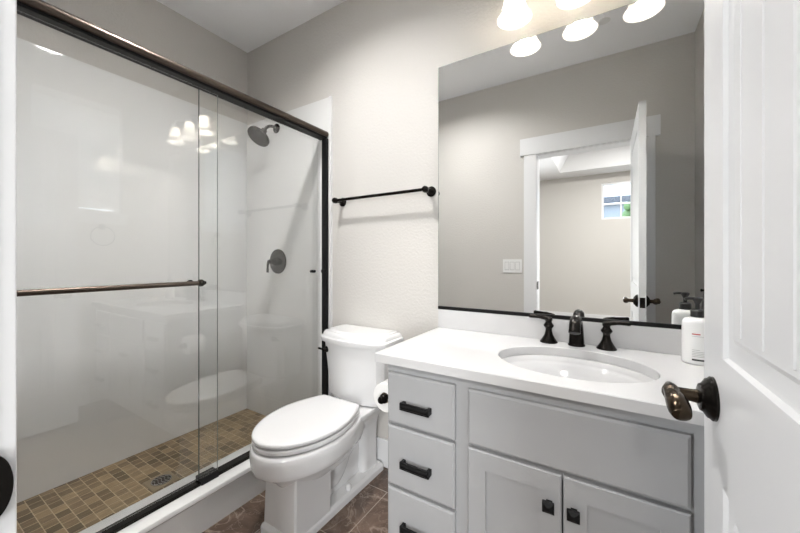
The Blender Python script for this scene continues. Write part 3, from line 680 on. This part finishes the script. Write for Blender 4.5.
def strip(a0, a1, z0, z1):   # print that follows the oval body, angles measured from the side facing the doorway
    bm = bmesh.new(); n = 8; r0 = 0.0406; out = []
    for i in range(n+1):
        a = math.radians(-90 + a0+(a1-a0)*i/n); out.append(((bx_+r0*math.cos(a), by_+r0*0.82*math.sin(a)), (bx_+(r0+0.0003)*math.cos(a), by_+(r0+0.0003)*0.82*math.sin(a))))
    rings = [[(p[0], p[1], CZ1+z0), (q[0], q[1], CZ1+z0), (q[0], q[1], CZ1+z1), (p[0], p[1], CZ1+z1)] for p, q in out]
    return loft(bm, rings)
obj('red_print', strip(-28, 2, 0.098, 0.1015), 'ink_red', bb)
obj('print_line', strip(-28, 14, 0.092, 0.0932), 'ink_grey', bb)
for z0, a1 in ((0.048, 0), (0.042, 38), (0.037, 30), (0.032, 36), (0.027, 20)):
    obj('print_line', strip(-28, a1, z0, z0+0.0014), 'ink_grey', bb)
obj('black_print', strip(-28, 34, 0.014, 0.0195), 'ink_black', bb)

# toilet paper
px, pz, py0, py1 = -0.748, 0.612, 1.10, 1.20
tp = thing('toilet_paper_roll', (px, (py0+py1)/2, pz-0.058), 'white toilet paper roll hanging on the vanity side', 'toilet paper')
bm = bmesh.new(); n = 40
prof = [(0.021, 0), (0.056, 0), (0.058, 0.002), (0.058, py1-py0-0.002), (0.056, py1-py0), (0.021, py1-py0), (0.021, 0)]
lathe(bm, prof, (px, py0, pz), (0, 1, 0), n, False, False); bmesh.ops.remove_doubles(bm, verts=bm.verts, dist=1e-6); obj('paper', bm, 'paper', tp, 50)
bm = bmesh.new(); lathe(bm, [(0.0205, 0.001), (0.0205, 0.099), (0.0192, 0.099), (0.0192, 0.001), (0.0205, 0.001)], (px, py0, pz), (0, 1, 0), 24, False, False); obj('core', bm, 'card', tp)
th = thing('toilet_paper_holder', (VL, 1.215, pz), 'dark bronze toilet paper holder on the side of the vanity', 'toilet paper holder')
bm = bmesh.new(); lathe(bm, [(0.026, 0), (0.026, 0.005), (0.018, 0.010), (0.011, 0.016), (0.010, 0.05), (0.012, 0.06)], (VL, 1.225, pz), (-1, 0, 0), 22); obj('post', bm, 'bronze', th)
bm = bmesh.new(); tube(bm, [(px, 1.233, pz), (px, 1.085, pz)], 0.0085, 14)
lathe(bm, [(0.0085, 0), (0.016, 0.004), (0.019, 0.010), (0.016, 0.016), (0.012, 0.020), (0.015, 0.026), (0.012, 0.032), (0.002, 0.035)], (px, 1.098, pz), (0, -1, 0), 20); obj('arm', bm, 'bronze', th)

# ------------------------------------------------------------------ vanity light: three shades
LZ = 2.168; LY = 1.44
vt = thing('vanity_light', (-0.098, D, 2.34), 'three-shade bronze vanity light above the mirror', 'wall light')
bm = bmesh.new(); loft(bm, [rrect(-0.40, 0.20, 0, 0.001, 0, 0.0004)]*1, False, False) if False else box(bm, -0.30, 0.105, D-0.022, D-0.001, 2.315, 2.405, 0.008, 3); obj('backplate', bm, 'steel', vt)
for x in (-0.326, -0.098, 0.129):
    bm = bmesh.new(); x1 = max(-0.25, min(0.055, x))
    tube(bm, curve([(x1, D-0.02, 2.36), (x1*0.5+x*0.5, D-0.06, 2.372), (x, LY+0.012, 2.366), (x, LY, 2.345), (x, LY, 2.325)], 5), 0.0085, 12)
    lathe(bm, [(0.012, 0.165), (0.030, 0.155), (0.034, 0.138), (0.034, 0.132), (0.028, 0.130)], (x, LY, LZ), (0, 0, 1), 24)
    a = obj('arm', bm, 'steel', vt)
    bm = bmesh.new(); pr = [(0.030, 0.136), (0.034, 0.118), (0.038, 0.090), (0.043, 0.060), (0.052, 0.030), (0.064, 0.008), (0.0705, 0.0)]
    pr = pr + [(r-0.003, z) for r, z in reversed(pr)]
    lathe(bm, pr, (x, LY, LZ), (0, 0, 1), 36, False, False); obj('shade', bm, 'shade', a, 60)
    bm = bmesh.new(); lathe(bm, [(0.012, 0.120), (0.014, 0.100), (0.024, 0.080), (0.029, 0.062), (0.028, 0.046), (0.020, 0.034), (0.010, 0.029), (0.001, 0.028)], (x, LY, LZ), (0, 0, 1), 24); obj('bulb', bm, 'bulb', a, 60)

# recessed downlight in the ceiling above the shower door
def downlight(x, y, z, label, group=None):
    dl = thing('recessed_downlight', (x, y, z), label, 'ceiling light', group)
    bm = bmesh.new(); lathe(bm, [(0.092, 0), (0.092, -0.003), (0.080, -0.005), (0.074, -0.001), (0.068, 0.042), (0.068, 0.046), (0.0945, 0.046), (0.0945, 0)], (x, y, z), (0, 0, 1), 40, False, False); bmesh.ops.remove_doubles(bm, verts=bm.verts, dist=1e-6); obj('trim_ring', bm, 'trim', dl)
    bm = bmesh.new(); lathe(bm, [(0.0675, 0.0455), (0.0675, 0.041), (0.001, 0.040)], (x, y, z), (0, 0, 1), 36); obj('lens', bm, 'downlight', dl)
downlight(LX, LYc, ZC, 'lit round recessed ceiling light reflected high in the shower glass')
# sprinkler cap on the ceiling, seen in the mirror
bm = bmesh.new(); lathe(bm, [(0.036, 0), (0.036, -0.003), (0.030, -0.007), (0.001, -0.008)], (-0.01, 0.52, ZC), (0, 0, 1), 28)
tag(obj('ceiling_cap', bm, 'switch'), 'small round cap on the ceiling, seen in the mirror between the lamps', 'ceiling cap')

# light switches (in the mirror)
ls = thing('light_switch', (-0.705, YF, 1.107), 'white triple rocker switch plate left of the doorway, seen in the mirror', 'light switch')
obj('plate', B(-0.787, -0.623, YF, YF+0.006, 1.048, 1.166, 0.003), 'switch', ls)
for x in (-0.751, -0.705, -0.659):
    bm = bmesh.new(); loft(bm, [[(x-0.0165, YF+0.006, 1.074), (x+0.0165, YF+0.006, 1.074), (x+0.0165, YF+0.006, 1.140), (x-0.0165, YF+0.006, 1.140)], [(x-0.0155, YF+0.0075, 1.076), (x+0.0155, YF+0.0075, 1.076), (x+0.0155, YF+0.0105, 1.138), (x-0.0155, YF+0.0105, 1.138)]])
    rk = obj('rocker', bm, 'switch', ls)
    bm = bmesh.new(); box(bm, x-0.0185, x+0.0185, YF+0.0058, YF+0.0064, 1.071, 1.143); obj('gap', bm, 'ink_grey', rk)
# right wall: towel ring and hanging towel (seen in reflections)
rg = thing('towel_ring', (XR, 1.06, 1.44), 'thin bronze towel ring under the bathroom window, seen reflected in the shower glass', 'towel ring')
bm = bmesh.new(); lathe(bm, [(0.025, 0), (0.025, 0.005), (0.012, 0.012), (0.010, 0.03), (0.012, 0.036)], (XR, 1.06, 1.435), (-1, 0, 0), 20); obj('mount', bm, 'bronze', rg)
bm = bmesh.new(); tube(bm, [(XR-0.030, 1.06+0.078*math.sin(2*PI*i/36), 1.357+0.078*math.cos(2*PI*i/36)) for i in range(37)], 0.004, 8, False); obj('ring', bm, 'bronze', rg)
tw = thing('hanging_towel', (XR, 0.56, 0.99), 'dark grey woven towel on the right wall, seen at the right end of the mirror', 'towel')
bm = bmesh.new(); rings = []
for i in range(14):
    t = i/13; z = 0.985-0.42*t; hw = 0.03+0.10*min(1, t*1.6)**0.8; d0 = 0.030+0.012*t; row = []
    for j in range(24):
        a = 2*PI*j/24; row.append((XR-0.026-(d0*0.5)*(0.5+0.5*math.cos(a))*1.2-0.004*math.sin(5*a+2*t)*t, 0.55+hw*math.sin(a), z))
    rings.append(row)
loft(bm, rings); obj('cloth', bm, 'towel', tw, 60)
bm = bmesh.new(); lathe(bm, [(0.016, 0), (0.016, 0.004), (0.006, 0.008), (0.006, 0.05), (0.010, 0.056), (0.002, 0.060)], (XR, 0.55, 0.985), (-1, 0, 0), 16); obj('hook', bm, 'bronze', tw)

# ------------------------------------------------------------------ the open door
DX, DT, DY0, DY1, DZ0, DZ1 = 0.155, 0.035, 0.100, 0.822, 0.012, 2.043
do = thing('door_1', (DX+0.0175, DY0, DZ0), 'open white panelled door with dark lever handle at the right edge', 'door', kind='structure')
def door_face(x, s):
    # s = -1: face towards the shower, +1: towards the right wall; rail-and-stile with sunk planked panels
    bm = bmesh.new(); st = 0.114
    panels = [(DY0+st, DY1-st, 1.005, 1.925), (DY0+st, DY1-st, 0.245, 0.805)]
    # frame pieces
    t = 0.012
    xa, xb = (x, x+t) if s < 0 else (x-t, x)
    box(bm, xa, xb, DY0, DY0+st, DZ0, DZ1); box(bm, xa, xb, DY1-st, DY1, DZ0, DZ1)
    for z0, z1 in ((DZ0, 0.245), (0.805, 1.005), (1.925, DZ1)): box(bm, xa, xb, DY0+st, DY1-st, z0, z1)
    for y0, y1, z0, z1 in panels:
        # stepped sticking
        rg_ = lambda k, d: [(x-s*d, y0+k, z0+k), (x-s*d, y1-k, z0+k), (x-s*d, y1-k, z1-k), (x-s*d, y0+k, z1-k)]
        loft(bm, [rg_(0, 0), rg_(0.004, 0.006), rg_(0.010, 0.007), rg_(0.032, 0.0065), rg_(0.040, 0.0025), rg_(0.046, 0.003)], False, False)
        # planks with V grooves
        gl = []; g = y1-0.071
        while g > y0+0.056: gl.append(g); g -= 0.077
        edges = sorted([y0+0.046, y1-0.046]+gl); prof = []
        for i, e_ in enumerate(edges):
            if 0 < i < len(edges)-1: prof += [(e_-0.0035, 0.003), (e_, 0.008), (e_+0.0035, 0.003)]
            else: prof.append((e_, 0.003))
        loft(bm, [[(x-s*d, y, z0+0.046) for y, d in prof], [(x-s*d, y, z1-0.046) for y, d in prof]], False, False, closed=False)
    return bm
bm = door_face(DX, -1); b2 = door_face(DX+DT, 1)
me = bpy.data.meshes.new('t'); b2.to_mesh(me); b2.free(); bm.from_mesh(me); bpy.data.meshes.remove(me)
st = 0.112
box(bm, DX+0.012, DX+DT-0.012, DY0, DY1, DZ0, DZ1)
# normals of the open sheets must face outwards, so skip recalc here
o = obj('leaf', bm, 'door', do, 25)
def lever(s):
    x0 = DX if s < 0 else DX+DT; yk, zk = 0.757, 0.926
    bm = bmesh.new(); lathe(bm, [(0.036, 0), (0.036, 0.004), (0.033, 0.007), (0.032, 0.010), (0.024, 0.015), (0.022, 0.019), (0.013, 0.022)], (x0, yk, zk), (s, 0, 0), 36)
    r = obj('rosette', bm, 'bronze', do, 40)
    bm = bmesh.new(); lathe(bm, [(0.012, 0.018), (0.0105, 0.030), (0.0105, 0.050), (0.013, 0.058), (0.012, 0.066), (0.004, 0.070)], (x0, yk, zk), (s, 0, 0), 24)
    xc = x0+s*0.058
    tube(bm, curve([(xc, yk+0.008, zk+0.006), (xc, yk-0.010, zk+0.009), (xc, yk-0.026, zk+0.006), (xc+s*-0.003, yk-0.043, zk-0.001), (xc-s*0.005, yk-0.060, zk-0.009), (xc-s*0.006, yk-0.072, zk-0.014)], 6),
         [(0.008+0.004*min(1, i/8), 0.010) if i < 12 else (0.012+0.004*math.sin((i-12)/18*PI), 0.010+0.006*math.sin((i-12)/18*PI)) for i in range(30)] + [0.004], 18)
    obj('lever', bm, 'bronze_worn', r, 60)
lever(-1); lever(1)
bm = B(DX+0.005, DX+DT-0.005, DY1, DY1+0.0015, 0.893, 0.951, 0.0005); box(bm, DX+0.011, DX+DT-0.011, DY1, DY1+0.010, 0.914, 0.930, 0.002)
obj('latch_plate', bm, 'bronze', do)
for z in (0.22, 1.03, 1.84):
    bm = bmesh.new(); lathe(bm, [(0.006, -0.045), (0.006, 0.045)], (DX+DT+0.004, DY0-0.006, z), (0, 0, 1), 12); obj('hinge', bm, 'bronze', do)
